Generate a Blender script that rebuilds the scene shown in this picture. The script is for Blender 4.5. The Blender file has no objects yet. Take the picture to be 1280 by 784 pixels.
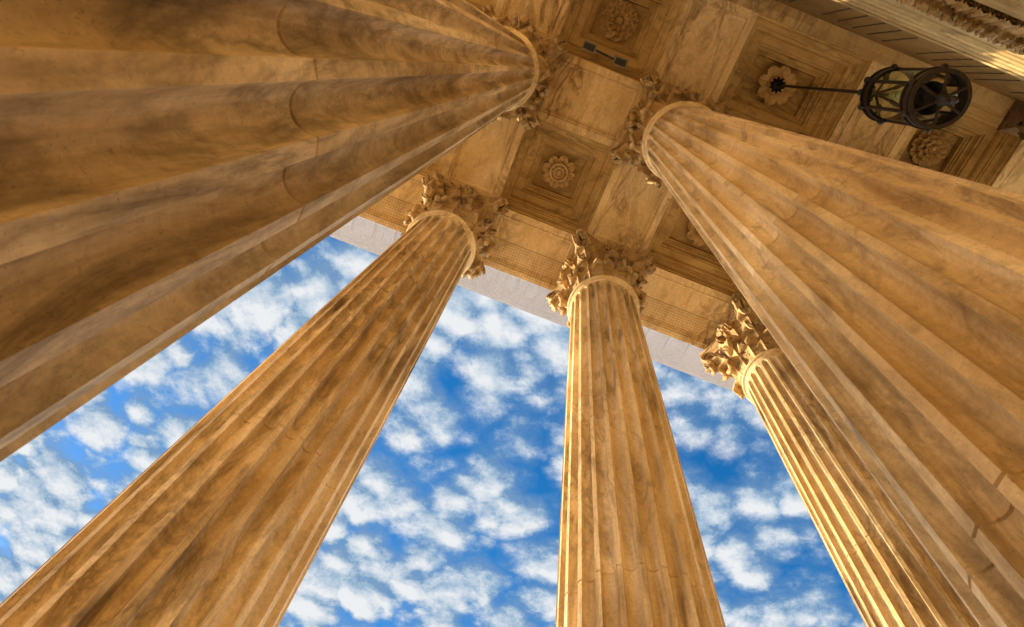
import bpy, bmesh, math, random
from mathutils import Vector, Matrix, noise
PI = math.pi
sc = bpy.context.scene
COL = sc.collection
U = 3.0                     # metres per bay unit
ZS = 1.2 + 3.81366*U        # height of the ceiling beams' undersides
def W(x, y, d=0.0):         # bay units, depth below the beams -> metres
    return Vector((x*U, y*U, ZS - d*U))
sin, cos, rad = math.sin, math.cos, math.radians

# ------------------------------------------------------------------ helpers
def link(name, bm, mat, parent=None, smooth=0, weld=0.0):
    if weld: bmesh.ops.remove_doubles(bm, verts=bm.verts, dist=weld)
    bmesh.ops.recalc_face_normals(bm, faces=bm.faces)
    me = bpy.data.meshes.new(name)
    if smooth:
        for f in bm.faces: f.smooth = True
        for e in bm.edges:
            if len(e.link_faces) == 2 and e.calc_face_angle(0) > rad(smooth): e.smooth = False
    bm.to_mesh(me); bm.free()
    me.materials.append(mat)
    o = bpy.data.objects.new(name, me); COL.objects.link(o)
    if parent: o.parent = parent
    return o
def empty(name, loc=(0, 0, 0)):
    o = bpy.data.objects.new(name, None); o.empty_display_size = .3
    COL.objects.link(o); o.location = loc
    return o
def tag(o, label=None, cat=None, group=None, kind=None):
    if label: o['label'] = label
    if cat: o['category'] = cat
    if group: o['group'] = group
    if kind: o['kind'] = kind
    return o
def copy_tree(o, parent=None):
    c = o.copy(); COL.objects.link(c); c.parent = parent
    for ch in [x for x in KIDS.get(o.name, [])]: copy_tree(ch, c)
    return c
KIDS = {}
def index_tree(o):
    for x in bpy.data.objects:
        if x.parent: KIDS.setdefault(x.parent.name, []).append(x)
def grid(bm, pts, closed_u=False, closed_v=False):
    """pts[v][u] -> quads"""
    vs = [[bm.verts.new(p) for p in row] for row in pts]
    nv, nu = len(vs), len(vs[0])
    for j in range(nv - (0 if closed_v else 1)):
        for i in range(nu - (0 if closed_u else 1)):
            a, b = vs[j][i], vs[j][(i+1) % nu]
            c, d = vs[(j+1) % nv][(i+1) % nu], vs[(j+1) % nv][i]
            bm.faces.new((a, b, c, d))
    return vs
def box(bm, x0, x1, y0, y1, z0, z1):
    v = [bm.verts.new((x, y, z)) for z in (z0, z1) for y in (y0, y1) for x in (x0, x1)]
    for q in ((0,2,3,1),(4,5,7,6),(0,1,5,4),(2,6,7,3),(0,4,6,2),(1,3,7,5)): bm.faces.new([v[i] for i in q])
def lathe(bm, prof, n=48, c=(0, 0), cap=False):
    rows = [[(c[0]+r*cos(2*PI*i/n), c[1]+r*sin(2*PI*i/n), z) for i in range(n)] for r, z in prof]
    vs = grid(bm, rows, closed_u=True)
    if cap:
        bm.faces.new(vs[0]); bm.faces.new(vs[-1])
def frames(path):
    out = []
    n = len(path); up = None
    for i in range(n):
        t = (path[min(i+1, n-1)] - path[max(i-1, 0)])
        if t.length < 1e-9: t = Vector((0, 0, 1))
        t.normalize()
        if up is None:
            up = Vector((0, 0, 1)) if abs(t.z) < .9 else Vector((1, 0, 0))
        s = t.cross(up); s.normalize(); up = s.cross(t)
        out.append((t, s, up.copy()))
    return out
def tube(bm, path, r, n=8, caps=True):
    path = [Vector(p) for p in path]
    rr = r if isinstance(r, (list, tuple)) else [r]*len(path)
    rows = []
    for p, (t, s, u), q in zip(path, frames(path), rr):
        rows.append([p + (s*cos(2*PI*k/n) + u*sin(2*PI*k/n))*q for k in range(n)])
    vs = grid(bm, rows, closed_u=True)
    if caps: bm.faces.new(vs[0]); bm.faces.new(vs[-1])
def ring(bm, c, R, a, b, n=64, prof=None):
    """ring of rectangular or given section (list of (dr,dz))"""
    prof = prof or [(-a/2, -b/2), (a/2, -b/2), (a/2, b/2), (-a/2, b/2)]
    rows = [[(c[0]+(R+dr)*cos(2*PI*i/n), c[1]+(R+dr)*sin(2*PI*i/n), c[2]+dz) for i in range(n)] for dr, dz in prof]
    grid(bm, rows, closed_u=True, closed_v=True)
def ball(bm, c, r, seg=12, sq=1.0):
    m = Matrix.Translation(c) @ Matrix.Diagonal((r, r, r*sq, 1))
    bmesh.ops.create_uvsphere(bm, u_segments=seg, v_segments=max(6, seg//2+2), radius=1, matrix=m)

# ---------------------------------------------------------------- materials
def N(nt, t, **kw):
    n = nt.nodes.new(t)
    for k, v in kw.items(): setattr(n, k, v)
    return n
def ramp(nt, fac, stops, interp='LINEAR'):
    r = N(nt, 'ShaderNodeValToRGB'); r.color_ramp.interpolation = interp
    el = r.color_ramp.elements
    while len(el) < len(stops): el.new(.5)
    for e, (p, c) in zip(el, stops):
        e.position = p; e.color = (c if len(c) == 4 else (*c, 1)) if hasattr(c, '__len__') else (c, c, c, 1)
    nt.links.new(fac, r.inputs[0]); return r.outputs[0]
def mix(nt, fac, a, b, mode='MIX'):
    m = N(nt, 'ShaderNodeMix', data_type='RGBA', blend_type=mode)
    for s, v in ((m.inputs[0], fac), (m.inputs[6], a), (m.inputs[7], b)):
        if isinstance(v, bpy.types.NodeSocket): nt.links.new(v, s)
        elif hasattr(v, '__len__'): s.default_value = (*v, 1) if len(v) == 3 else v
        else: s.default_value = v
    return m.outputs[2]
def math_(nt, op, a, b=None, c=None, clamp=False):
    m = N(nt, 'ShaderNodeMath', operation=op, use_clamp=clamp)
    for s, v in zip(m.inputs, (a, b, c)):
        if v is None: continue
        if isinstance(v, bpy.types.NodeSocket): nt.links.new(v, s)
        else: s.default_value = v
    return m.outputs[0]
def noise_(nt, vec, scale, detail=6, rough=.55, dist=0.0):
    n = N(nt, 'ShaderNodeTexNoise'); n.inputs['Scale'].default_value = scale
    n.inputs['Detail'].default_value = detail; n.inputs['Roughness'].default_value = rough
    n.inputs['Distortion'].default_value = dist
    nt.links.new(vec, n.inputs['Vector']); return n.outputs[0]
def mapping(nt, vec, scale=(1, 1, 1), rot=(0, 0, 0), loc=(0, 0, 0)):
    m = N(nt, 'ShaderNodeMapping'); nt.links.new(vec, m.inputs[0])
    m.inputs['Scale'].default_value = scale; m.inputs['Rotation'].default_value = rot
    m.inputs['Location'].default_value = loc
    return m.outputs[0]
LIGHT = (.85, .66, .40); MID = (.54, .365, .17); DARK = (.075, .042, .016)
def stone(name, light=LIGHT, mid=MID, dark=DARK, stretch=(1, 1, 1), rot=(0, 0, 0), sc_=1.0, vein=.55, stain=.5, rough=.55, bump=.25, drum=None, grain=1.0, streak=0):
    m = bpy.data.materials.new(name); m.use_nodes = True; nt = m.node_tree
    b = nt.nodes['Principled BSDF']
    g = N(nt, 'ShaderNodeNewGeometry').outputs['Position']
    v = mapping(nt, g, stretch, rot)
    cloud = noise_(nt, v, .9*sc_, 5, .6, .6)
    base = ramp(nt, cloud, [(.34, mid), (.50, tuple((a+b_)/2 for a, b_ in zip(mid, light))), (.62, light)])
    # marble veins: thin ridges of a distorted noise
    n2 = noise_(nt, v, 1.6*sc_, 7, .62, 1.1)
    r2 = math_(nt, 'ABSOLUTE', math_(nt, 'SUBTRACT', n2, .5))
    veins = ramp(nt, r2, [(0.0, 1.0), (.018, .6), (.07, 0.0)])
    where = ramp(nt, noise_(nt, v, .55*sc_, 3, .5, .3), [(.42, 0.0), (.62, 1.0)])
    vf = math_(nt, 'MULTIPLY', math_(nt, 'MULTIPLY', veins, where), vein)
    c = mix(nt, vf, base, dark)
    # smoky stains
    st = ramp(nt, noise_(nt, mapping(nt, g, tuple(s*.9 for s in stretch), rot, (7, 3, 1)), 2.3*sc_, 8, .68, 1.2), [(.53, 0.0), (.66, 1.0)])
    c = mix(nt, math_(nt, 'MULTIPLY', st, stain), c, dark)
    # fine speckle
    fine = ramp(nt, noise_(nt, g, 22*grain, 4, .7), [(.3, .80), (.7, 1.12)])
    c = mix(nt, .8, c, fine, 'MULTIPLY')
    pit = ramp(nt, noise_(nt, g, 60*grain, 3, .8), [(.33, .45), (.40, 1.0)])
    c = mix(nt, .6, c, pit, 'MULTIPLY')
    if streak:
        sv = mapping(nt, g, (5.5, 5.5, .55), (0, 0, 0), (2, 5, 3))
        sk = ramp(nt, noise_(nt, sv, 1.5, 7, .65, .5), [(.48, 0.0), (.66, 1.0)])
        wh = ramp(nt, noise_(nt, g, .8, 3, .5), [(.40, 0.0), (.60, 1.0)])
        c = mix(nt, math_(nt, 'MULTIPLY', math_(nt, 'MULTIPLY', sk, wh), streak), c, dark)
    if drum:      # each block of stone has a tone of its own
        sep = N(nt, 'ShaderNodeSeparateXYZ'); nt.links.new(g, sep.inputs[0])
        comb = N(nt, 'ShaderNodeCombineXYZ')
        for i, (ax, (size, off)) in enumerate(zip('XYZ', drum)):
            if size: nt.links.new(math_(nt, 'FLOOR', math_(nt, 'DIVIDE', math_(nt, 'SUBTRACT', sep.outputs[i], off), size)), comb.inputs[i])
        wn = N(nt, 'ShaderNodeTexWhiteNoise'); nt.links.new(comb.outputs[0], wn.inputs['Vector'])
        tone = ramp(nt, wn.outputs['Value'], [(0, (.80, .76, .70)), (1, (1.06, 1.05, 1.04))])
        c = mix(nt, 1.0, c, tone, 'MULTIPLY')
    nt.links.new(c, b.inputs['Base Color'])
    b.inputs['Roughness'].default_value = rough
    b.inputs['Specular IOR Level'].default_value = .2
    bp = N(nt, 'ShaderNodeBump'); bp.inputs['Strength'].default_value = bump; bp.inputs['Distance'].default_value = .02
    h = math_(nt, 'ADD', noise_(nt, g, 9*grain, 8, .7), math_(nt, 'MULTIPLY', n2, .8))
    nt.links.new(h, bp.inputs['Height']); nt.links.new(bp.outputs[0], b.inputs['Normal'])
    return m
def plain(name, col, rough=.5, metal=0.0, vary=.25, scale=12):
    m = bpy.data.materials.new(name); m.use_nodes = True; nt = m.node_tree
    b = nt.nodes['Principled BSDF']
    g = N(nt, 'ShaderNodeNewGeometry').outputs['Position']
    c = ramp(nt, noise_(nt, g, scale, 5, .6), [(.3, tuple(x*(1-vary) for x in col)), (.7, tuple(min(1, x*(1+vary)) for x in col))])
    nt.links.new(c, b.inputs['Base Color'])
    b.inputs['Roughness'].default_value = rough; b.inputs['Metallic'].default_value = metal
    return m
DP = .69*U; J0 = ZS - 2.68*U
M_shaft = stone('column_marble', stretch=(1, 1, .34), rot=(.03, .04, 0), sc_=2.2, vein=.5, stain=.42, grain=1.6,
                drum=((1.4, .3), (1.4, .3), (DP, J0 % DP)), bump=.42, streak=.75)
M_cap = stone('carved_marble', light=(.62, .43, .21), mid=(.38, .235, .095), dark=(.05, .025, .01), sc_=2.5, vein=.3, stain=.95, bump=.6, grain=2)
M_darkcap = stone('dark_marble', light=(.22, .13, .055), mid=(.12, .065, .025), dark=(.03, .015, .008), sc_=3, vein=.2, stain=.8, grain=2)  # darker carved stone for the pilaster capital
M_ring = stone('ring_marble', sc_=2, vein=.4, stain=.4)
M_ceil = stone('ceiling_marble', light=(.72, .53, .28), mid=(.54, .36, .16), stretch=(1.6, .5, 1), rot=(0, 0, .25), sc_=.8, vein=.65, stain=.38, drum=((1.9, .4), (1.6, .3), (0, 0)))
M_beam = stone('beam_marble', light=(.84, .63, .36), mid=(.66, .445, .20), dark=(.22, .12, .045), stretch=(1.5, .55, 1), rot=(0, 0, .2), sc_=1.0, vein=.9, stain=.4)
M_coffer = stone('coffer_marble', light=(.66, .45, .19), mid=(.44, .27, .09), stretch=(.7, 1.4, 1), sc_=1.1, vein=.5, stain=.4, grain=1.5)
M_rose = stone('rosette_marble', light=(.72, .51, .26), mid=(.56, .37, .155), sc_=3, vein=.2, stain=.4, grain=2, bump=.4)
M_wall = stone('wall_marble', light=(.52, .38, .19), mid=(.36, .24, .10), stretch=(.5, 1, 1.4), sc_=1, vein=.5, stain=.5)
M_wall2 = stone('shaded_course_marble', light=(.25, .15, .055), mid=(.17, .095, .032), sc_=1, vein=.4, stain=.5)  # darker copy of the wall marble; the upper wall's shade is in its colour
M_corn = stone('cornice_marble', light=(.60, .63, .73), mid=(.54, .57, .67), dark=(.40, .41, .48), sc_=.6, vein=.2, stain=.2)  # bluish tint puts skylit shade and netting into the stone colour
M_floor = stone('floor_marble', light=(.80, .66, .45), mid=(.70, .54, .33), dark=(.42, .30, .16), sc_=.8, vein=.5, stain=.3)
M_bronze = plain('dark_bronze', (.018, .014, .010), .45, .7, .5, 20)
M_slot = plain('dark_slot', (.05, .03, .014), .8)  # dark brown for the thin slot strips on the wall
M_bronze2 = plain('worn_bronze', (.030, .019, .011), .55, .5, .5, 20)
M_black = plain('black_enamel', (.008, .008, .009), .4)
M_net = plain('net_cord', (.20, .12, .06), .8)
M_net2 = plain('pale_net_cord', (.22, .19, .21), .8)
M_grey = plain('painted_metal', (.20, .155, .09), .5)
M_bulb = plain('frosted_bulb', (.55, .52, .42), .3)
gm = bpy.data.materials.new('lantern_glass'); gm.use_nodes = True
nt = gm.node_tree; nt.nodes.clear()
out = N(nt, 'ShaderNodeOutputMaterial'); tr = N(nt, 'ShaderNodeBsdfTransparent'); gl = N(nt, 'ShaderNodeBsdfGlossy'); mx = N(nt, 'ShaderNodeMixShader')
tr.inputs[0].default_value = (.66, .72, .52, 1); gl.inputs[0].default_value = (.8, .85, .75, 1); gl.inputs[1].default_value = .12
fr = N(nt, 'ShaderNodeFresnel'); fr.inputs[0].default_value = 1.5
nt.links.new(fr.outputs[0], mx.inputs[0]); nt.links.new(tr.outputs[0], mx.inputs[1]); nt.links.new(gl.outputs[0], mx.inputs[2]); nt.links.new(mx.outputs[0], out.inputs[0])
M_glass = gm

# ------------------------------------------------------------------- column
HF = ZS/U                   # depth of the floor below the beams
def shaft_r(d):
    t = d - .572
    return .17377 + .0132*t - .00182*t*t
def shaft_mesh():
    bm = bmesh.new()
    nfl, ns = 24, 13
    zs = [.566, .60, .612]
    zs += [.615 + .04*i/8 for i in range(1, 9)]
    joints = [.61 + .69*k - .02 for k in range(2, 6)]
    joints = [1.30, 1.99, 2.68, 3.37]
    d = .70
    body = []
    while d < HF - .30: body.append(d); d += .055
    for j in joints:
        body = [b for b in body if abs(b-j) > .012] + [j-.0024, j-.0011, j+.0011, j+.0024]
    zs += sorted(body)
    zs += [HF-.27 + .01*i for i in range(4)]
    rows = []
    for d in zs:
        R = shaft_r(d)
        jd = 0
        for j in joints:
            if abs(d-j) < .0015: jd = .0032
        row = []
        for f in range(nfl):
            c = (f + .5)*2*PI/nfl           # fillet centres fall at 7.5 deg + 15 k
            a0 = c + (1-.74)/2*2*PI/nfl; a1 = c + (1-(1-.74)/2)*2*PI/nfl
            hw = R*(a1-a0)/2
            for s in range(ns):
                u = -1 + 2*s/(ns-1)
                u = sin(u*PI/2)*.55 + u*.45
                a = (a0+a1)/2 + u*(a1-a0)/2
                # rounded head of the flute at the top, rounded foot below
                top = d - .617; bot = (HF-.25) - d
                e = min(top, bot)/(.026)
                if e <= 0: dep = 0
                else:
                    lim = math.sqrt(max(0, 1-max(0, 1-e)**2)) if e < 1 else 1
                    w = lim
                    dep = hw*1.08*math.sqrt(max(0, w*w - u*u)) if w > abs(u) else 0
                rr = (R - dep - jd*(1.0))
                row.append((rr*cos(a)*U, rr*sin(a)*U, (HF-d)*U))
        rows.append(row)
    grid(bm, rows, closed_u=True)
    return bm

def leaf_mesh(w, h, r0, tip, seed=0, lean=.0, nu=24, nv=34):
    """acanthus leaf standing on the bell at radius r0, tip rolled outward; local: x out, y across, z up, origin on the axis"""
    bm = bmesh.new()
    k = min(1.25, h/.24)            # relief grows with the leaf
    front, back = [], []
    NL = 3.6                        # side leaflets up the leaf
    for j in range(nv+1):
        v = j/nv
        if v < .60:
            t = v/.60; ta = 0.0
            rr = r0 + lean*t*t + .006*k*sin(t*PI*.5)**2; zz = h*.80*t
            nx, nz = 1.0, 0.0
        else:
            ta = (v-.60)/.40*PI*1.25
            rr = r0 + lean + .006*k + tip*(1-cos(ta)); zz = h*.80 + tip*1.25*sin(ta)
            # outward side of the roll: the face seen from below
            nx, nz = cos(ta), -sin(ta)
        env = .72 + .38*sin(PI*min(1, v*.95))
        if v > .78: env *= math.sqrt(max(.10, 1-((v-.78)/.235)**2))
        lobe = .5+.5*cos((v*NL-.62)*2*PI)
        cut = 1 - .34*(1-lobe**.6) if v > .06 else 1
        fr_, bk = [], []
        for i in range(nu+1):
            u = -1 + 2*i/nu; au = abs(u)
            wv = w*env*(1 - (1-cut)*au*au)
            y = u*wv/2
            leaflet = cos((v*NL - .62 - .42*(1-au))*2*PI)
            o = .013*math.exp(-(u/.10)**2)                      # midrib
            o += .0095*leaflet*min(1, au*1.6)*(.45+.55*min(1, v*2.5))   # swelling leaflets
            o += .010*(1-au**2)*sin(PI*min(1, v*1.1)) - .008*au**4
            o -= .0045*(.5+.5*cos(au*5*2*PI+v*6))*(.3+.7*au)        # fine veins
            o *= k
            o += .0015*noise.noise(Vector((u*3+seed, v*6, seed*3)))
            x = rr + o*nx - y*y/(2*max(.07, r0)); z = zz + o*nz
            th = .013
            fr_.append((x*U, y*U, z*U)); bk.append(((x-th*nx)*U, y*.92*U, (z-th*nz)*U))
        front.append(fr_); back.append(bk)
    a = grid(bm, front); b = grid(bm, back)
    for j in range(nv):
        bm.faces.new((a[j][0], a[j+1][0], b[j+1][0], b[j][0])); bm.faces.new((a[j][nu], b[j][nu], b[j+1][nu], a[j+1][nu]))
    bm.faces.new(a[nv] + b[nv][::-1])
    return bm
def tape(bm, path, side, w, t):
    """path list of (r,z) in the vertical plane through the origin at angle 0; side offset y"""
    n = len(path); rows = []
    for i in range(n):
        p, q = path[max(0, i-1)], path[min(n-1, i+1)]
        tx, tz = q[0]-p[0], q[1]-p[1]; L = math.hypot(tx, tz) or 1; tx /= L; tz /= L
        nx, nz = -tz, tx
        k = 1 - .45*i/n
        ww, tt = w*k, t*(1-.3*i/n)
        sec = [(-.5, -.5), (-.5, .6), (-.32, .9), (-.18, .25), (.18, .25), (.32, .9), (.5, .6), (.5, -.5)]
        rows.append([((path[i][0]+nx*b*tt)*U, (side*1.0+a*ww)*U, (path[i][1]+nz*b*tt)*U) for a, b in sec])
    vs = grid(bm, rows, closed_u=True)
    bm.faces.new(vs[0]); bm.faces.new(vs[-1][::-1])
def volute_path(r0, z0, rc, zc, R, turns):
    pts = []
    # rising stem then spiral (outside, over the top and inwards)
    e = (rc - R*.2, zc + R)
    for i in range(10):
        t = i/10
        b = (r0 + (rc-R*.55-r0)*.15, z0 + (zc-z0)*.75)
        pts.append(((1-t)**2*r0 + 2*t*(1-t)*b[0] + t*t*(rc-.0), (1-t)**2*z0 + 2*t*(1-t)*b[1] + t*t*(zc+R)))
    m = int(turns*22)
    for i in range(m+1):
        a = PI/2 - 2*PI*turns*i/m
        q = R*(1-.80*i/m)
        pts.append((rc + q*cos(a), zc + q*sin(a)))
    return pts
def abacus_mesh():
    bm = bmesh.new(); a = .2512; pts = []
    def outline(k, inset):
        res = []
        for s in range(4):
            A = s*PI/2
            for i in range(17):
                t = -1 + 2*i/16
                x = (a - .046*(1-t*t) - inset); y = t*(a-.024-inset*.6)
                res.append((x*cos(A)-y*sin(A), x*sin(A)+y*cos(A)))
        return res
    rows = []
    for d, ins in [(.001, 0), (.024, 0), (.028, .008), (.036, .011), (.050, .022), (.062, .034), (.066, .034), (.074, .036), (.078, .06), (.080, .10)]:
        rows.append([(x*U, y*U, (HF-d)*U) for x, y in outline(0, ins)])
    vs = grid(bm, rows, closed_u=True)
    bm.faces.new(vs[0]); bm.faces.new(vs[-1])
    return bm
def rot_z(bm, a):
    bmesh.ops.rotate(bm, verts=bm.verts, cent=(0, 0, 0), matrix=Matrix.Rotation(a, 3, 'Z'))
def move(bm, v): bmesh.ops.translate(bm, verts=bm.verts, vec=v)

def make_column():
    root = empty('fluted_column')
    link('shaft', shaft_mesh(), M_shaft, root, smooth=32)
    bm = bmesh.new()     # astragal ring
    prof = [(.170, HF-.560), (.183, HF-.560)]
    for i in range(9):
        a = PI/2 - PI*i/8; prof.append((.1835 + .0112*cos(a), HF-.5715 + .0112*sin(a)))
    prof += [(.1815, HF-.5835), (.1815, HF-.594), (.1775, HF-.598), (.1735, HF-.605)]
    lathe(bm, [(r*U, z*U) for r, z in prof], 96); link('neck_ring', bm, M_ring, root, smooth=50)
    bm = bmesh.new()     # base: plinth, torus, scotia, torus
    B = .1965
    prof = [(B+.002, .262), (B+.010, .255), (B+.012, .24)]
    for i in range(7): a = PI/2-PI*i/6; prof.append((B+.016+.016*cos(a), .222+.018*sin(a)))
    for i in range(7): a = PI*i/6; prof.append((B+.022-.012*sin(a), .20-.05*i/6))
    for i in range(9): a = PI/2-PI*i/8; prof.append((B+.030+.030*cos(a), .12+.03*sin(a)))
    prof.append((B+.03, .085))
    lathe(bm, [(r*U, z*U) for r, z in prof], 72)
    box(bm, -.262*U, .262*U, -.262*U, .262*U, 0, .085*U)
    link('base', bm, M_shaft, root, smooth=40)
    # capital: the bell is the parent of its carving
    bm = bmesh.new()
    prof = [(.168, .575), (.166, .50), (.167, .40), (.172, .30), (.182, .20), (.198, .13), (.214, .10), (.222, .085), (.205, .077), (.02, .076)]
    lathe(bm, [(r*U, (HF-d)*U) for r, d in prof], 64)
    bell = link('capital', bm, M_cap, root, smooth=40)
    link('abacus', abacus_mesh(), M_cap, bell, smooth=30)
    l1 = []
    for k in range(8):
        bm = leaf_mesh(.130, .160, .170, .024, seed=k, lean=.004); move(bm, (0, 0, (HF-.562)*U)); rot_z(bm, rad(22.5+45*k))
        link('acanthus_leaf', bm, M_cap, bell, smooth=75)
    for k in range(8):
        bm = leaf_mesh(.140, .300, .168, .028, seed=k+20, lean=.010); move(bm, (0, 0, (HF-.562)*U)); rot_z(bm, rad(45*k))
        link('acanthus_leaf', bm, M_cap, bell, smooth=75)
    for k in range(4):
        A = rad(45+90*k)
        bm = bmesh.new()
        tape(bm, volute_path(.185, -.375, .284, -.130, .050, 1.6), -.027, .048, .016)
        tape(bm, volute_path(.185, -.375, .284, -.130, .050, 1.6), .027, .048, .016)
        # calyx leaf under the scroll
        n = bmesh.new(); n.free()
        move(bm, (0, 0, HF*U)); rot_z(bm, A)
        link('volute', bm, M_cap, bell, smooth=40)
        bm = leaf_mesh(.120, .165, .200, .027, seed=k+40, lean=.035); move(bm, (0, 0, (HF-.350)*U)); rot_z(bm, A)
        link('acanthus_leaf', bm, M_cap, bell, smooth=75)
        B_ = rad(90*k)
        bm = bmesh.new()
        for s in (-1, 1):
            n = bmesh.new(); tape(n, volute_path(.180, -.33, .222, -.120, .030, 1.4), 0, .030, .010)
            rot_z(n, rad(13*s)); me = bpy.data.meshes.new('t'); n.to_mesh(me); n.free(); bm.from_mesh(me); bpy.data.meshes.remove(me)
        move(bm, (0, 0, HF*U)); rot_z(bm, B_)
        link('helix', bm, M_cap, bell, smooth=40)
        # fleuron on the middle of the abacus side
        bm = bmesh.new()
        for q in range(6):
            a = 2*PI*q/6
            ball(bm, Vector((.222*U, .030*cos(a)*U, (-.058+.030*sin(a))*U)), .021*U, 10)
        ball(bm, Vector((.232*U, 0, -.058*U)), .018*U, 10)
        for s in (-1, 1):
            tube(bm, [((.19+.03*t)*U, s*(.002+.004*t)*U, (-.27+.20*t)*U) for t in (0, .25, .5, .75, 1)], .006*U, 6)
        for v in bm.verts: v.co += v.normal*0 + Vector((noise.noise(v.co*9), noise.noise(v.co*9+Vector((5, 1, 2))), noise.noise(v.co*9+Vector((9, 4, 7)))))*.018
        move(bm, (0, 0, HF*U)); rot_z(bm, B_)
        link('fleuron', bm, M_cap, bell, smooth=60)
    return root
GR = 'fluted marble columns of the portico'
cols = [
 (.9434, 0, 'streaked marble column of the outer row seen whole against the sky, left of the middle one'),
 (0, 0, 'upright marble column in the lower middle with sky on both sides and a sunlit left edge'),
 (-1.0464, -.0146, 'sunlit golden marble column farthest to the right, partly covered by the big near column'),
 (.9477, .9382, 'huge near marble column filling the upper left, its fluting widening to the left edge'),
 (-.0099, .9404, 'huge near marble column on the right whose shaft runs down to the lower right corner'),
 (-1.058, .9404, 'marble column of the inner row hidden behind the big right column'),
 (1.889, 0, 'marble column of the outer row hidden behind the big left column'),
]
index = make_column(); index_tree(index)
proto = index
for i, (x, y, lab) in enumerate(cols):
    o = proto if i == 0 else copy_tree(proto)
    o.location = (x*U, y*U, 0)
    tag(o, lab, 'column', GR)

# ------------------------------------------------------------------ ceiling
def tiered(bm, x0, x1, y0, y1, prof):
    rows = []
    for off, h in prof:
        rows.append([W(x0+off, y0+off, -h), W(x1-off, y0+off, -h), W(x1-off, y1-off, -h), W(x0+off, y1-off, -h)])
    vs = grid(bm, rows, closed_u=True)
    bm.faces.new(vs[-1])
def arc(o0, z0, o1, z1, n=5, convex=True):
    r = []
    for i in range(n+1):
        t = i/n*PI/2
        r.append((o0+(o1-o0)*(1-cos(t)), z0+(z1-z0)*sin(t)) if convex else (o0+(o1-o0)*sin(t), z0+(z1-z0)*(1-cos(t))))
    return r
XG = [2.833, 1.889, .9455, -.005, -1.052, -2.0, -2.945]
HB = .1905
YA0, YA1, YB0, YB1, YC0, YW = -.1975, .190, .7505, 1.130, 1.661, 1.745
PB = [(0, 0), (.040, 0), (.041, .007), (.046, .007), (.047, .003), (.052, .003), (.062, .014), (.066, .014), (.067, .019), (.074, .019)]
PC = [(0, 0), (.001, .026), (.008, .028), (.009, .046)] + arc(.010, .050, .028, .082, 4) + [(.029, .094), (.036, .096), (.037, .112)] + arc(.038, .114, .056, .142, 4, False) + \
     [(.057, .158), (.100, .160), (.101, .176), (.110, .178), (.111, .192)] + arc(.112, .194, .128, .216, 4) + [(.129, .232), (.138, .234), (.139, .246), (.148, .248), (.149, .300)]
ceil = empty('coffered_ceiling', W(0, .75)); 
tag(ceil, 'golden marble ceiling of square recessed coffers with carved rosettes between panelled beams', 'ceiling')
def add(bm, name, mat, parent, smooth=0):
    move(bm, -parent.location if parent.parent is None else Vector((0, 0, 0)))
    return link(name, bm, mat, parent, smooth)
def petal(bm, a, r0, r1, wd, z, lift, thick=.011, notch=0.0, droop=.4):
    """rounded dished petal, in bay units about the local origin, hanging at depth -z"""
    nu, nv = 8, 8; rows = []; rows2 = []
    for j in range(nv+1):
        v = j/nv; row = []; row2 = []
        for i in range(nu+1):
            u = -1+2*i/nu
            ww = wd*math.sqrt(max(.02, 1-(abs(2*v-1.05))**2.6)) if v > .5 else wd*(.45+.55*sin(v*PI))
            rr = r0+(r1-r0)*(v - notch*v*(math.exp(-(u/.3)**2)))
            y = u*ww*.5
            hh = lift*sin(v*PI*.62) + .008*u*u*(1 if v > .3 else .3) - .006*math.exp(-(u/.22)**2) - droop*lift*v**3
            p = (rr*cos(a)-y*sin(a), rr*sin(a)+y*cos(a))
            row.append((p[0]*U, p[1]*U, (z-hh)*U)); row2.append((p[0]*U*.99, p[1]*U*.99, (z-hh+thick)*U))
        rows.append(row); rows2.append(row2)
    a_ = grid(bm, rows); b_ = grid(bm, rows2)
    for j in range(nv):
        bm.faces.new((a_[j][0], a_[j+1][0], b_[j+1][0], b_[j][0])); bm.faces.new((a_[j][nu], b_[j][nu], b_[j+1][nu], a_[j+1][nu]))
    bm.faces.new(a_[nv]+b_[nv][::-1])
def rosette(kind):
    bm = bmesh.new()
    if kind == 'daisy':
        for k in range(8):
            petal(bm, 2*PI*(k+.5)/8, .03, .086, .040, -.004, .012, notch=.0)
        for k in range(8):
            petal(bm, 2*PI*k/8, .03, .100, .058, -.014, .024)
        for R, w in ((.050, .010), (.030, .006)):
            ring(bm, (0, 0, -.046*U), R*U, w*U, .016*U, 40)
        lathe(bm, [(.0001, -.052*U), (.012*U, -.052*U), (.018*U, -.044*U), (.046*U, -.040*U), (.052*U, -.030*U), (.052*U, 0)], 32)
        for k in range(12):
            a = 2*PI*k/12; ball(bm, Vector((.040*U*cos(a), .040*U*sin(a), -.043*U)), .0065*U, 8)
    elif kind == 'aster':
        for k in range(11):
            petal(bm, 2*PI*k/11, .03, .104, .064, -.006, .022, notch=.10)
        for k in range(11):
            petal(bm, 2*PI*(k+.5)/11, .025, .078, .044, -.026, .026, notch=.05)
        for k in range(10):
            petal(bm, 2*PI*(k+.2)/10, .022, .056, .026, -.044, .022)
        ball(bm, Vector((0, 0, -.045*U)), .022*U, 16, .8)
        for k in range(8):
            a = 2*PI*k/8; ball(bm, Vector((.014*U*cos(a), .014*U*sin(a), -.062*U)), .006*U, 6)
    else:
        for k in range(8):
            petal(bm, 2*PI*(k+.5)/8, .03, .096, .050, -.004, .014)
        for k in range(8):
            petal(bm, 2*PI*k/8, .03, .106, .064, -.014, .026)
        lathe(bm, [(.0001, -.05*U), (.04*U, -.05*U), (.05*U, -.03*U), (.05*U, 0)], 32)
    return bm
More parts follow.
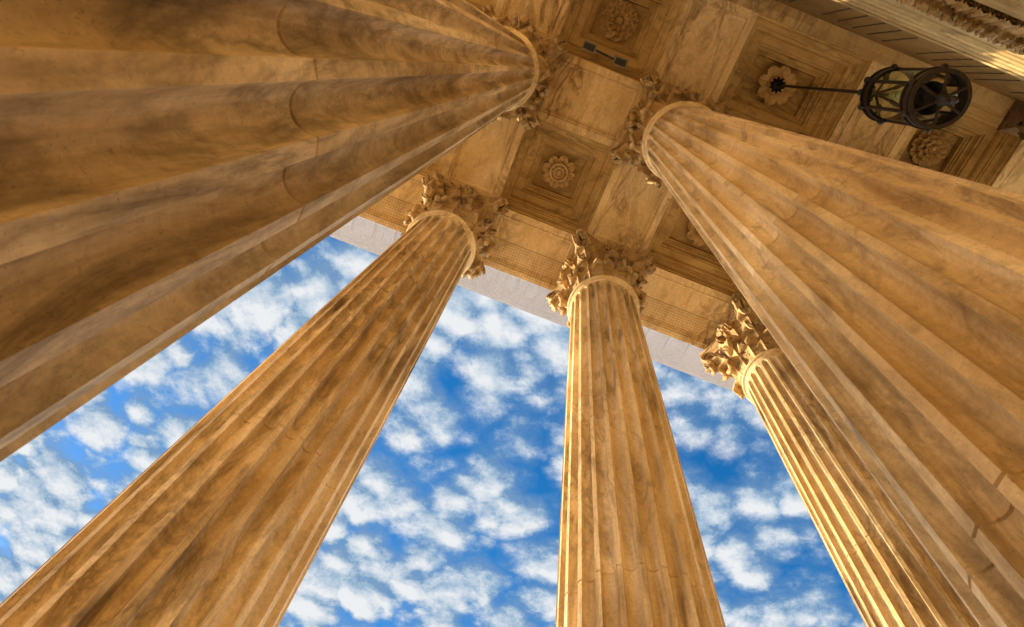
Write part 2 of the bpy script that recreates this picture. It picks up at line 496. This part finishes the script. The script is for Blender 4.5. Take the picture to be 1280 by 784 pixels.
kinds = {(1, 0): 'daisy', (2, 0): 'daisy', (3, 0): 'bloom', (2, 1): 'aster', (3, 1): 'bloom', (4, 1): 'aster', (1, 1): 'aster'}
for i in range(len(XG)-1):
    for r, (y0, y1) in enumerate(((YA1, YB0), (YB1, YC0))):
        x0, x1 = XG[i+1]+HB, XG[i]-HB
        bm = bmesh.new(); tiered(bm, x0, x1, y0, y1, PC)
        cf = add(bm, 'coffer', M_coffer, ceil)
        bm = rosette(kinds.get((i, r), 'daisy'))
        bmesh.ops.scale(bm, verts=bm.verts, vec=(1.06, 1.06, 1.45))
        move(bm, W((x0+x1)/2, (y0+y1)/2, -.300) - ceil.location)
        link('rosette', bm, M_rose, cf, smooth=40)
for x in XG:
    for y0, y1 in ((YA1, YB0), (YB1, YC0)):
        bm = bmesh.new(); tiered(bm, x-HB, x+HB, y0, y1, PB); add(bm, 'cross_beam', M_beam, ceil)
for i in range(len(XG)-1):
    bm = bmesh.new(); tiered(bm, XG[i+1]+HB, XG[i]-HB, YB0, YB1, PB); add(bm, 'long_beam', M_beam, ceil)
for x in XG:
    bm = bmesh.new(); f = [bm.verts.new(W(*p)) for p in ((x-HB, YB0), (x+HB, YB0), (x+HB, YB1), (x-HB, YB1))]; bm.faces.new(f)
    add(bm, 'impost_block', M_beam, ceil)
bm = bmesh.new(); X0, X1 = XG[-1]-HB, XG[0]+HB
f = [bm.verts.new(W(*p)) for p in ((X0, YC0), (X1, YC0), (X1, YW+.05), (X0, YW+.05))]; bm.faces.new(f)
add(bm, 'border_strip', M_ceil, ceil)
bm = bmesh.new(); box(bm, X0*U, X1*U, (YA0+.06)*U, (YW+.4)*U, ZS+.40*U, ZS+.95*U); add(bm, 'roof_slab', M_ceil, ceil)  # unseen slab, added to block light above the coffers
# entablature on the outer row
ent = empty('entablature', W(0, 0)); tag(ent, 'long marble entablature over the outer columns, its pale cornice edge against the sky', 'entablature')
for i in range(len(XG)-1):
    bm = bmesh.new(); tiered(bm, XG[i+1]+HB, XG[i]-HB, YA0, YA1, PB); add(bm, 'architrave_panel', M_beam, ent)
for x in XG:
    bm = bmesh.new(); f = [bm.verts.new(W(*p)) for p in ((x-HB, YA0), (x+HB, YA0), (x+HB, YA1), (x-HB, YA1))]; bm.faces.new(f)
    add(bm, 'impost_block', M_beam, ent)
def extrude_x(bm, prof, x0, x1):
    """prof: list of (y, depth)"""
    grid(bm, [[W(x0, y, d) for y, d in prof], [W(x1, y, d) for y, d in prof]])
bm = bmesh.new()
extrude_x(bm, [(YA0, 0), (YA0, -.10), (YA0-.008, -.10), (YA0-.008, -.22), (YA0-.03, -.235), (YA0-.03, -.25), (YA0-.004, -.26), (YA0-.004, -.50)], X0, X1)
add(bm, 'frieze', M_corn, ent)
bm = bmesh.new()
extrude_x(bm, [(YA0-.004, -.50), (YA0-.03, -.52), (YA0-.05, -.55), (YA0-.05, -.58), (YA0-.09, -.60), (YA0-.12, -.63), (-.60, -.64), (-.604, -.633), (-.622, -.633), (-.624, -.645), (-.644, -.65),
               (-.644, -.74), (-.66, -.76), (-.69, -.82), (-.70, -.86), (-.70, -.88), (-.1, -.96)], X0, X1)
for k in range(int((X1-X0)/.16)):       # mutule blocks under the cornice
    x = X0+.06+.16*k
    box(bm, x*U, (x+.07)*U, -.52*U, (YA0-.10)*U, ZS+.618*U, ZS+.645*U)
add(bm, 'cornice', M_corn, ent)
# --------------------------------------------------------------------- wall
wall = empty('portico_wall', (0, YW*U, 0)); tag(wall, 'shaded marble back wall at upper right with a band of carved leaves and a sunlit reeded moulding', 'wall')
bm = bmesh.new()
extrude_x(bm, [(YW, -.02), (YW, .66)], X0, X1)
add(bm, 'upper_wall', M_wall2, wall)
bm = bmesh.new()
P = [(YW, .611), (1.722, .611), (1.72, .614), (1.72, .652), (1.733, .655)]
d = .66
for k in range(5):
    P += [(1.733, d), (1.733-.006, d+.006), (1.721, d+.014), (1.727, d+.03), (1.733, d+.034)]
    d += .066
P += [(1.733, d+.01), (1.715, d+.02), (1.702, 1.04), (1.70, 1.05), (1.70, 1.10), (1.715, 1.112)]
extrude_x(bm, P, X0, X1); add(bm, 'reeded_moulding', M_wall, wall)
bm = bmesh.new()
extrude_x(bm, [(1.715, 1.112), (1.702, 1.16), (1.700, 1.26), (1.712, 1.34), (1.725, 1.40)], X0, X1)
for k in range(100):
    x = -1.75 + .026*k; t = k % 2
    n = leaf_mesh(.056, .19-.09*t, .006, .0075+.002*t, seed=k, nu=8, nv=14); rot_z(n, -PI/2); move(n, W(x, 1.712-.008*t, 1.385))
    me = bpy.data.meshes.new('t'); n.to_mesh(me); n.free(); bm.from_mesh(me); bpy.data.meshes.remove(me)
add(bm, 'leaf_band', M_cap, wall, smooth=50)
bm = bmesh.new()
extrude_x(bm, [(1.725, 1.40), (1.715, 1.41), (1.715, 1.44), (1.745, 1.445), (1.745, 1.56), (1.68, 1.57), (1.66, 1.60), (1.66, 1.68), (1.672, 1.69), (1.672, 2.1), (1.69, 2.12), (1.745, 2.14), (1.745, HF)], X0, X1)
add(bm, 'lower_wall', M_wall, wall)
# dark vertical slots of the grilles above the moulding
bm = bmesh.new()
x = -2.4
k = 0
while x < 1.5:
    if k % 6 != 5:
        h0 = .10 + .05*(k % 6)/5
        box(bm, (x-.0035)*U, (x+.0035)*U, (YW-.003)*U, (YW+.02)*U, ZS-(h0+.36)*U, ZS-h0*U)
    x += .088; k += 1
add(bm, 'grille_slot', M_slot, wall)
wall_back = None
bm = bmesh.new(); box(bm, X0*U, X1*U, (YW+.06)*U, (YW+.3)*U, 0, ZS+.3*U); add(bm, 'wall_core', M_wall, wall)
# pilaster at the wall
pil = empty('pilaster', (-2.0*U, YW*U, 0)); tag(pil, 'dark leafy pilaster capital at the right edge of the picture against the back wall', 'pilaster')
bm = bmesh.new(); box(bm, -2.2*U, -1.8*U, (YW-.08)*U, YW*U, 0, ZS-.48*U); add(bm, 'shaft', M_wall, pil)
bm = bmesh.new()
pr_ = [(0, .001), (0, .03), (.02, .05), (.035, .075), (.05, .09), (.06, .5)]
rows = [[W(-2.35+o, YW, d), W(-2.35+o, YW-.165+o, d), W(-2.0, YW-.140+o, d), W(-1.65-o, YW-.165+o, d), W(-1.65-o, YW, d)] for o, d in pr_]
grid(bm, rows)
cp = add(bm, 'capital', M_darkcap, pil)
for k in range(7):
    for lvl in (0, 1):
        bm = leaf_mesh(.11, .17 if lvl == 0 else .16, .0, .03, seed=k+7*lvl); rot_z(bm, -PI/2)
        move(bm, W(-2.27+.09*k, YW-.10, .50-.2*lvl) - pil.location); link('acanthus_leaf', bm, M_darkcap, cp, smooth=50)
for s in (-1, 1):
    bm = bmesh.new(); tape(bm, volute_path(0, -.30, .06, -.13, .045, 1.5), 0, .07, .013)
    rot_z(bm, -PI/2 + s*PI/4); move(bm, W(-2.0+.24*s, YW-.07, 0) - pil.location); link('volute', bm, M_darkcap, cp, smooth=40)

# ------------------------------------------------------------------ lantern
LX, LY = -.522, 1.3955
lan = empty('hanging_lantern', W(LX, LY, 1.62)); tag(lan, 'black metal and glass drum lantern hanging on a thin rod from a ceiling rosette', 'lantern')
def L(bm, name, mat, parent=None, smooth=40):
    move(bm, Vector((0, 0, 1.62*U)))
    return link(name, bm, mat, parent or lan, smooth)
D1, D2, R1 = 1.205, 1.520, .089
bm = bmesh.new(); tube(bm, [(0, 0, .285*U), (0, 0, -.5*U), (0, 0, -.975*U)], .0075*U, 10)
ball(bm, Vector((0, 0, -.935*U)), .014*U, 10); ball(bm, Vector((0, 0, -.968*U)), .011*U, 10); L(bm, 'rod', M_bronze)
bm = bmesh.new(); lathe(bm, [(.0001, .205*U), (.018*U, .21*U), (.032*U, .220*U), (.038*U, .232*U), (.038*U, .297*U)], 24)
for k in range(10): a = 2*PI*k/10; ball(bm, Vector((.038*U*cos(a),   .038*U*sin(a), .226*U)), .008*U, 8)
L(bm, 'ceiling_cup', M_bronze)
bm = bmesh.new(); ring(bm, (0, 0, -D1*U), R1*U, .010*U, .050*U, 72); ring(bm, (0, 0, -(D1-.02)*U), (R1+.004)*U, .012*U, .010*U, 72)
for k in range(24): a = 2*PI*k/24; ball(bm, Vector(((R1+.004)*U*cos(a), (R1+.004)*U*sin(a), -(D1-.028)*U)), .0065*U, 8)
for k in range(6): a = 2*PI*(k+.2)/6; ball(bm, Vector(((R1+.007)*U*cos(a), (R1+.007)*U*sin(a), -(D1-.03)*U)), .013*U, 10)
L(bm, 'top_ring', M_bronze)
bm = bmesh.new()
ring(bm, (0, 0, -D2*U), R1*U, .010*U, .026*U, 72); ring(bm, (0, 0, -(D2+.026)*U), (R1-.002)*U, .013*U, .010*U, 72)
ring(bm, (0, 0, -(D2-.026)*U), (R1+.001)*U, .016*U, .008*U, 72)
for k in range(6): a = 2*PI*(k+.2)/6; ball(bm, Vector(((R1+.006)*U*cos(a), (R1+.006)*U*sin(a), -D2*U)), .013*U, 10)
L(bm, 'bottom_ring', M_bronze2)
for k in range(6):
    a = 2*PI*(k+.2)/6
    bm = bmesh.new(); x, y = R1*U*cos(a), R1*U*sin(a)
    tube(bm, [(x, y, -D1*U), (x, y, -(D1+D2)/2*U), (x, y, -D2*U)], .0065*U, 6); L(bm, 'upright_bar', M_bronze)
    bm = bmesh.new()
    tube(bm, [((R1-.008)*U*cos(a)*t, (R1-.008)*U*sin(a)*t, -(D2+.030+.006*(1-t))*U) for t in (1, .6, .2, 0)], .0052*U, 6); L(bm, 'bottom_spoke', M_bronze2)
    bm = bmesh.new(); pts = []      # scroll brackets rising to the rod
    for i in range(28):
        t = i/27
        r = R1*(1-t)**1.0 + .028*sin(t*2*PI); z = -D1 + (D1-.985)*t**1.4
        pts.append((r*U*cos(a), r*U*sin(a), z*U))
    tube(bm, pts, .0055*U, 6)
    pts = []
    for i in range(22):
        q = i/21; an = q*2*PI*1.2; rr = .026*(1-.75*q)
        r = .058+rr*cos(an); z = -(D1-.07)+rr*sin(an)
        pts.append((r*U*cos(a), r*U*sin(a), z*U))
    tube(bm, pts, .0045*U, 6)
    L(bm, 'scroll_bracket', M_bronze)
    bm = bmesh.new()
    a1, a2 = a+.075, a+2*PI/6-.075
    rows = [[((R1-.002)*U*cos(a1+(a2-a1)*i/8), (R1-.002)*U*sin(a1+(a2-a1)*i/8), -z*U) for i in range(9)] for z in (D1+.02, D2-.02)]
    grid(bm, rows); L(bm, 'glass_pane', M_glass)
bm = bmesh.new(); lathe(bm, [(.0001, -1.40*U), (.02*U, -1.405*U), (.045*U, -1.43*U), (.054*U, -1.475*U), (.054*U, -1.485*U), (.048*U, -1.48*U), (.03*U, -1.45*U), (.0001, -1.44*U)], 40)
tube(bm, [(0, 0, -.97*U), (0, 0, -1.40*U)], .006*U, 8); L(bm, 'lamp_hood', M_black)
bm = bmesh.new(); lathe(bm, [(.0001, -1.645*U), (.008*U, -1.64*U), (.014*U, -1.625*U), (.010*U, -1.61*U), (.012*U, -1.60*U), (.020*U, -1.575*U), (.022*U, -1.56*U), (.0001, -1.55*U)], 24); L(bm, 'finial', M_bronze2)
bm = bmesh.new(); ball(bm, Vector((0, 0, -1.30*U)), .022*U, 16, 1.3); lathe(bm, [(.015*U, -1.27*U), (.015*U, -1.22*U), (.0001, -1.22*U)], 16); L(bm, 'bulb', M_bulb)
# --------------------------------------------------------------- floodlight
fl = empty('floodlight', W(.48, 1.20, 0)); tag(fl, 'small twin-headed floodlight fixed along the beam below the aster rosette at the top', 'floodlight')
def F(bm, name, mat): move(bm, -fl.location); return link(name, bm, mat, fl)
bm = bmesh.new(); tube(bm, [W(.54, 1.197, .012), W(.42, 1.188, .012)], .006*U, 8); F(bm, 'bar', M_black)
for cx, cy_ in ((.578, 1.201), (.388, 1.188)):
    bm = bmesh.new(); w, h = .040, .027
    box(bm, (cx-w)*U, (cx+w)*U, (cy_-h)*U, (cy_+h)*U, ZS-.022*U, ZS+.02*U); o = F(bm, 'lamp_head', M_grey)
    bm = bmesh.new()
    box(bm, (cx-.031)*U, (cx+.031)*U, (cy_-h*.62)*U, (cy_+h*.62)*U, ZS-.0245*U, ZS-.0215*U)
    move(bm, -fl.location); link('lens', bm, M_black, o)
# thin electric cable trailing from the lantern's rosette
bm = bmesh.new()
tube(bm, [W(LX+.03, LY-.05, -.285), W(LX+.02, LY-.14, -.292), W(LX-.02, LY-.20, -.235), W(LX-.06, LY-.235, -.15), W(LX-.16, LY-.22, -.155), W(LX-.24, LY-.19, -.15)], .0022*U, 6)
tag(link('cable', bm, M_black), 'thin dark cable straggling across the coffer beside the lantern rod', 'cable')
# --------------------------------------------------------------------- nets
def strand(bm, a, b, r):
    t = (b-a).normalized(); s = t.cross(Vector((0, .3, 1))).normalized(); u = s.cross(t)
    rows = [[p + s*r*cos(q) + u*r*sin(q) for q in (0, 2.094, 4.189)] for p in (a, b)]
    grid(bm, rows, closed_u=True)
for i in range(0, 5):
    x0, x1 = XG[i+1]+.205, XG[i]-.205
    bm = bmesh.new(); n = int((x1-x0)/.0165); y0, y1 = YA0+.006, -.002
    for k in range(n+1):
        x = x0+(x1-x0)*k/n; strand(bm, W(x, y0, .006), W(x, y1, .006), .00075*U)
    m = 11
    for k in range(m+1):
        y = y0+(y1-y0)*k/m; strand(bm, W(x0, y, .0065), W(x1, y, .0065), (.0018 if k == m else .00075)*U)
    lab = ['bird netting under the entablature hidden behind the big left column', 'strip of bird netting under the beam left of the left outer capital',
           'strip of bird netting under the beam between the left outer and middle capitals',
           'strip of bird netting under the beam between the middle capital and the sunlit right one',
           'strip of bird netting right of the sunlit column capital, behind the big right column'][i]
    tag(link('bird_net', bm, M_net), lab, 'net', 'bird netting strips')
bm = bmesh.new(); A0, A1 = (YA0-.012, .0), (-.640, -.640)
n = int((4.6)/.0175)
for k in range(n+1):
    x = -2.0+4.6*k/n; strand(bm, W(x, A0[0], A0[1]), W(x, A1[0], A1[1]), .0008*U)
m = 38
for k in range(m+1):
    t = k/m; strand(bm, W(-2.0, A0[0]+(A1[0]-A0[0])*t, A0[1]+(A1[1]-A0[1])*t), W(2.6, A0[0]+(A1[0]-A0[0])*t, A0[1]+(A1[1]-A0[1])*t), .0008*U)
tag(link('bird_net', bm, M_net2), 'long pale bird net stretched from the architrave edge to the cornice edge above the sky', 'net')
# --------------------------------------------------------- floor and ground
bm = bmesh.new(); box(bm, (X0-1)*U, (X1+1)*U, -.45*U, (YW+.3)*U, -.3, 0)
for k in range(12):
    box(bm, (X0-1)*U, (X1+1)*U, (-.45-.13*(k+1))*U, (-.45-.13*k)*U-.001, -.3-.16*(k+1), -.16*(k+1))
tag(link('floor', bm, M_floor), kind='structure')
bm = bmesh.new(); g = -2.1
v = [bm.verts.new(p) for p in ((-400, -400, g), (400, -400, g), (400, 400, g), (-400, 400, g))]; bm.faces.new(v)
tag(link('ground', bm, M_floor), kind='structure')

# ---------------------------------------------------------------- lighting
SUN_EL, SUN_AZ = 11.8, -48.0                 # azimuth as a plane angle from +X
sd = Vector((cos(rad(SUN_EL))*cos(rad(SUN_AZ)), cos(rad(SUN_EL))*sin(rad(SUN_AZ)), sin(rad(SUN_EL))))
sl = bpy.data.lights.new('sun', 'SUN'); sl.energy = 4.6; sl.angle = rad(.5); sl.color = (1.0, .80, .50)
so = bpy.data.objects.new('sun', sl); COL.objects.link(so); so.rotation_euler = sd.to_track_quat('Z', 'Y').to_euler(); so.location = (0, -40, 30)
w = bpy.data.worlds.new('World'); sc.world = w; w.use_nodes = True; nt = w.node_tree; nt.nodes.clear()
out = N(nt, 'ShaderNodeOutputWorld'); bg = N(nt, 'ShaderNodeBackground')
sky = N(nt, 'ShaderNodeTexSky'); sky.sky_type = 'NISHITA'; sky.sun_disc = False
sky.sun_elevation = rad(SUN_EL); sky.sun_rotation = rad(90-SUN_AZ); sky.air_density = 1.0; sky.dust_density = .3; sky.ozone_density = 3.0
bg.inputs[1].default_value = .12
tc = N(nt, 'ShaderNodeTexCoord').outputs['Generated']
sep = N(nt, 'ShaderNodeSeparateXYZ'); nt.links.new(tc, sep.inputs[0])
zc = math_(nt, 'MAXIMUM', sep.outputs[2], .06)
cmb = N(nt, 'ShaderNodeCombineXYZ')
nt.links.new(math_(nt, 'DIVIDE', sep.outputs[0], zc), cmb.inputs[0]); nt.links.new(math_(nt, 'DIVIDE', sep.outputs[1], zc), cmb.inputs[1])
p = cmb.outputs[0]
big = noise_(nt, mapping(nt, p, (1, 1, 1), (0, 0, 0), (3.1, 1.7, 0)), 1.3, 3, .5)
def puffs(off):
    q = mapping(nt, p, (1, 1.1, 1), (0, 0, .5), off)
    wn = N(nt, 'ShaderNodeTexNoise'); wn.inputs['Scale'].default_value = 14; wn.inputs['Detail'].default_value = 4; nt.links.new(q, wn.inputs['Vector'])
    wv = N(nt, 'ShaderNodeVectorMath', operation='MULTIPLY_ADD'); nt.links.new(wn.outputs['Color'], wv.inputs[0]); wv.inputs[1].default_value = (.085, .085, .085); nt.links.new(q, wv.inputs[2])
    vo = N(nt, 'ShaderNodeTexVoronoi', feature='F1'); vo.inputs['Scale'].default_value = 11.5
    nt.links.new(wv.outputs[0], vo.inputs['Vector'])
    t = math_(nt, 'MULTIPLY', math_(nt, 'SUBTRACT', .85, math_(nt, 'MULTIPLY', vo.outputs['Distance'], vo.outputs['Distance'])), .50)
    n1 = noise_(nt, q, 6.2, 2, .5, .3); n2 = noise_(nt, q, 27, 7, .74, .2)
    return math_(nt, 'ADD', t, math_(nt, 'ADD', math_(nt, 'MULTIPLY', n1, .60), math_(nt, 'MULTIPLY', n2, .42)))
pf = puffs((0.3, 5.2, .4)); pf2 = puffs((0.318, 5.172, .4))
dens = math_(nt, 'ADD', pf, math_(nt, 'MULTIPLY', math_(nt, 'SUBTRACT', big, .5), .7))
dens = math_(nt, 'ADD', dens, math_(nt, 'MULTIPLY', sep.outputs[0], .24))
dens = math_(nt, 'ADD', dens, .145)
mask = ramp(nt, dens, [(.58, 0.0), (.69, .20), (.79, .45), (.87, .74), (.97, 1.0)])
lit = math_(nt, 'ADD', math_(nt, 'MULTIPLY', math_(nt, 'SUBTRACT', dens, .87), .60), math_(nt, 'MULTIPLY', math_(nt, 'SUBTRACT', pf, pf2), 1.1))
lit = math_(nt, 'ADD', lit, .5)
ccol = ramp(nt, lit, [(.38, (.70, 1.2, 1.9)), (.50, (1.25, 1.75, 2.3)), (.60, (1.85, 2.2, 2.6)), (.80, (2.95, 3.02, 3.1))])
hs = N(nt, 'ShaderNodeHueSaturation'); hs.inputs['Saturation'].default_value = 1.30; hs.inputs['Value'].default_value = 1.05; hs.inputs['Hue'].default_value = .503
nt.links.new(sky.outputs[0], hs.inputs['Color'])
col = mix(nt, mask, hs.outputs[0], ccol)
low_fill = math_(nt, 'MULTIPLY_ADD', math_(nt, 'SUBTRACT', 1.0, math_(nt, 'MULTIPLY', sep.outputs[2], 2.1), None, True), 4.0, 1.0)
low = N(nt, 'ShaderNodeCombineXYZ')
for _i in range(3): nt.links.new(low_fill, low.inputs[_i])
low = low.outputs[0]   # low sky, out of view, brightened to add light on the stone
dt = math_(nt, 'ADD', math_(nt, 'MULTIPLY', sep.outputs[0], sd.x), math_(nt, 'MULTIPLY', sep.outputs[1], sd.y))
added_glow = math_(nt, 'MULTIPLY', math_(nt, 'POWER', math_(nt, 'MAXIMUM', dt, 0.0), 4.0), math_(nt, 'MULTIPLY', math_(nt, 'SUBTRACT', low_fill, 1.0), .25))  # added sun-side lobe in the unseen low sky, rakes light over the columns
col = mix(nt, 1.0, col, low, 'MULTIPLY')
ad = N(nt, 'ShaderNodeVectorMath', operation='SCALE'); ad.inputs[0].default_value = (34, 28, 20); nt.links.new(added_glow, ad.inputs[3])
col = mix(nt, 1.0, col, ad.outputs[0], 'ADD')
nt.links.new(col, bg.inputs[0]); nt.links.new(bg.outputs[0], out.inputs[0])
# ------------------------------------------------------------------ camera
cam = bpy.data.cameras.new('camera'); co = bpy.data.objects.new('camera', cam); COL.objects.link(co); sc.camera = co
Rm = ((-0.932706938589504, 0.3481170099019159, 0.09419296217841423), (-0.3579483481270668, -0.8618001080208508, -0.35940722570415035), (-0.04394026376911052, -0.3689378284104237, 0.9284148490775563))
right, down, fwd = (Vector(r) for r in Rm)
M = Matrix((right, -down, -fwd)).transposed().to_4x4(); M.translation = Vector((.6028710879*U, 1.0751286906*U, 1.2))
co.matrix_world = M
cam.sensor_width = 36; cam.lens = 792.475/1280*36; cam.clip_start = .05; cam.clip_end = 2000
cam.dof.use_dof = True; cam.dof.focus_distance = 11; cam.dof.aperture_fstop = 10
vs = sc.view_settings; vs.view_transform = 'Standard'; vs.look = 'None'; vs.exposure = 1.27; vs.gamma = 1; vs.use_curve_mapping = False
sc.cycles.max_bounces = 8; sc.cycles.diffuse_bounces = 4; sc.cycles.transparent_max_bounces = 12
